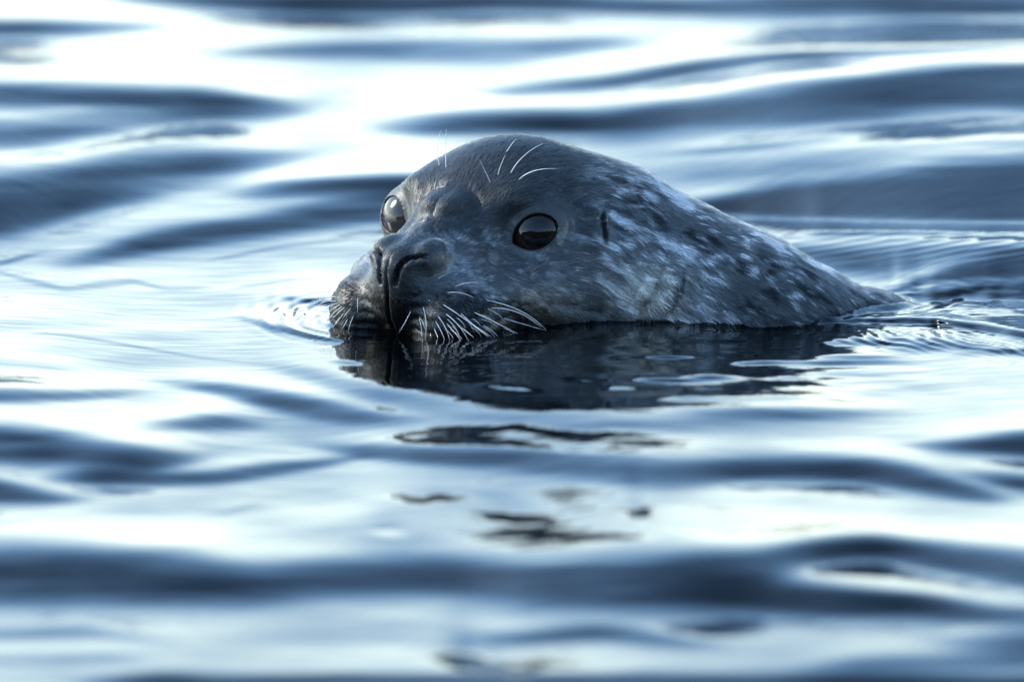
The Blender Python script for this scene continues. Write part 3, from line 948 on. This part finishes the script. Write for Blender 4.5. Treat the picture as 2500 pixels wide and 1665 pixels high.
# above the eyes
for r_, m_, t_, tw_ in ((Z1(953, 285), Z1(942, 150), Z1(966, 48), -.5), (Z1(998, 298), Z1(994, 160), Z1(999, 42), -.5), (Z1(1340, 345), Z1(1360, 280), Z1(1392, 205), 1.5),
                        (Z1(1424, 332), Z1(1510, 220), Z1(1635, 138), 2.0), (Z1(1480, 374), Z1(1580, 318), Z1(1728, 303), 2.0), (Z1(1290, 398), Z1(1260, 330), Z1(1215, 240), 1.2),
                        (Z1(1395, 195), Z1(1425, 150), Z1(1460, 105), .8)):
    from_px(r_, m_, t_, tw_, .040, .0, 'brow_whisker')
# near pad
for r_, m_, t_, tw_ in ((Z3(1045, 655), Z3(1066, 780), Z3(1062, 880), 1.0), (Z3(1080, 555), Z3(1105, 700), Z3(1096, 860), 1.6), (Z3(965, 590), Z3(915, 690), Z3(855, 785), .8),
                        (Z3(1180, 600), Z3(1270, 720), Z3(1322, 870), 1.8), (Z3(1190, 680), Z3(1240, 770), Z3(1278, 860), 1.4), (Z3(1178, 745), Z3(1205, 810), Z3(1222, 850), .9),
                        (Z3(1285, 615), Z3(1400, 720), Z3(1485, 855), 2.0), (Z3(1295, 705), Z3(1370, 790), Z3(1432, 870), 1.5), (Z3(1260, 530), Z3(1440, 650), Z3(1660, 815), 2.4),
                        (Z3(1410, 630), Z3(1550, 725), Z3(1695, 820), 2.0), (Z3(1420, 735), Z3(1480, 780), Z3(1535, 825), 1.2), (Z3(1540, 600), Z3(1730, 690), Z3(1935, 795), 2.4),
                        (Z3(1510, 700), Z3(1600, 765), Z3(1670, 820), 1.4), (Z3(1620, 715), Z3(1690, 760), Z3(1745, 812), 1.2), (Z3(1650, 490), Z3(1960, 590), Z3(2185, 760), 2.8),
                        (Z3(1800, 650), Z3(1980, 705), Z3(2165, 757), 2.0), (Z3(1690, 560), Z3(1930, 600), Z3(2140, 735), 2.6), (Z3(1130, 490), Z3(1220, 570), Z3(1270, 640), 1.0),
                        (Z3(1210, 300), Z3(1260, 268), Z3(1320, 238), .8), (Z3(1370, 365), Z3(1470, 335), Z3(1580, 330), 1.0), (Z3(1300, 422), Z3(1420, 425), Z3(1540, 470), 1.2),
                        (Z3(1800, 740), Z3(1870, 770), Z3(1920, 812), 1.0), (Z3(490, 480), Z3(490, 540), Z3(485, 600), .6), (Z3(1145, 790), Z3(1148, 820), Z3(1152, 845), .5)):
    from_px(r_, m_, t_, tw_, .026, .12)
# far pad
for r_, m_, t_, tw_ in ((Z3(295, 400), Z3(230, 410), Z3(180, 480), -1.0), (Z3(290, 460), Z3(180, 470), Z3(48, 545), -1.5), (Z3(300, 500), Z3(160, 520), Z3(50, 630), -1.2),
                        (Z3(310, 520), Z3(200, 560), Z3(85, 660), -1.0), (Z3(330, 530), Z3(240, 590), Z3(145, 690), -.8), (Z3(350, 545), Z3(270, 610), Z3(175, 705), -.6),
                        (Z3(370, 555), Z3(300, 620), Z3(215, 720), -.4), (Z3(375, 590), Z3(325, 660), Z3(250, 745), -.2), (Z3(430, 565), Z3(380, 620), Z3(340, 690), .2),
                        (Z3(330, 640), Z3(290, 700), Z3(245, 765), 0), (Z3(400, 660), Z3(370, 715), Z3(330, 785), .3), (Z3(455, 630), Z3(420, 710), Z3(400, 820), .6),
                        (Z3(300, 325), Z3(250, 310), Z3(210, 340), -1.2)):
    from_px(r_, m_, t_, tw_, .024, .12)
# finer ones between them, both pads
wr = np.random.default_rng(5)
for k in range(16):
    x = wr.uniform(1000, 1750); y = wr.uniform(560, 760)
    L = wr.uniform(90, 240); an = R(75) - (x - 1000) / 750 * R(45) + wr.normal() * .12
    from_px(Z3(x, y), Z3(x + .5 * L * math.cos(an) + 8, y + .5 * L * math.sin(an) - 10), Z3(x + L * math.cos(an), y + L * math.sin(an)), .006 * L, .016, .12)
for k in range(16):
    x = wr.uniform(270, 480); y = wr.uniform(420, 720)
    L = wr.uniform(90, 230); an = R(180) - R(10) - (x - 270) / 210 * R(55) - (y - 420) / 300 * R(25) + wr.normal() * .12
    from_px(Z3(x, y), Z3(x + .5 * L * math.cos(an), y + .5 * L * math.sin(an) - 14), Z3(x + L * math.cos(an), y + L * math.sin(an)), -.004 * L, .016, .12)
print('seal', round(time.time() - T0, 1))

# --- the water climbs a little where it meets the coat
wm = water.data
wc = np.empty(len(wm.vertices) * 3, dtype=np.float32)
wm.vertices.foreach_get('co', wc)
wc = wc.reshape(-1, 3).astype(float)
m = (wc[:, 0] > -.16) & (wc[:, 0] < .42) & (wc[:, 1] > -.18) & (wc[:, 1] < .20)
dq = np.clip(sdf_base(wc[m] * 100), 0, 50)
wig = vnoise(wc[m][:, 0] * 60, wc[m][:, 1] * 60, seed=121)
wc[m, 2] += .01 * (.32 * (.4 + wig) * np.exp(-dq / .30) + .035 * np.cos(2 * np.pi * dq / (.9 + .3 * wig)) * np.exp(-dq / 2.2))
wm.vertices.foreach_set('co', wc.astype(np.float32).ravel())
wm.update()

# ------------------------------------------------------------------ wooded shore behind the camera, mirrored in the eye
sx, sy = np.meshgrid(np.linspace(-160, 200, 721), np.linspace(-150, -60, 60))
rise = sstep(-60, -74, sy)
big_ = 11 + 12 * fbm(sx / 45, sy / 60, octs=3, seed=101) + 7 * sstep(10, 70, sx)
tre = np.abs(np.sin(sx / 1.7 + 7 * vnoise(sx / 9, sy / 9, seed=102))) ** 2 * (2 + 7 * vnoise(sx / 5, sy / 5, seed=103))
hh_ = rise * (big_ + tre) - .3
m_sh, sht, shb = mat('wooded_shore')
shb.inputs['Roughness'].default_value = .9
shn = sht.nodes.new('ShaderNodeTexNoise'); shn.inputs['Scale'].default_value = .8; shn.inputs['Detail'].default_value = 6
shr = sht.nodes.new('ShaderNodeValToRGB')
shr.color_ramp.elements[0].color = (.010, .014, .008, 1)
shr.color_ramp.elements[1].color = (.045, .042, .025, 1)
shc = sht.nodes.new('ShaderNodeTexCoord')
sht.links.new(shc.outputs['Object'], shn.inputs['Vector'])
sht.links.new(shn.outputs[0], shr.inputs[0])
sht.links.new(shr.outputs[0], shb.inputs['Base Color'])
shore = mesh_obj('shore', np.stack([sx, sy, hh_], -1).reshape(-1, 3), grid_faces(*sx.shape), m_sh)
tag(shore, kind='structure')

print('script done', round(time.time() - T0, 1))
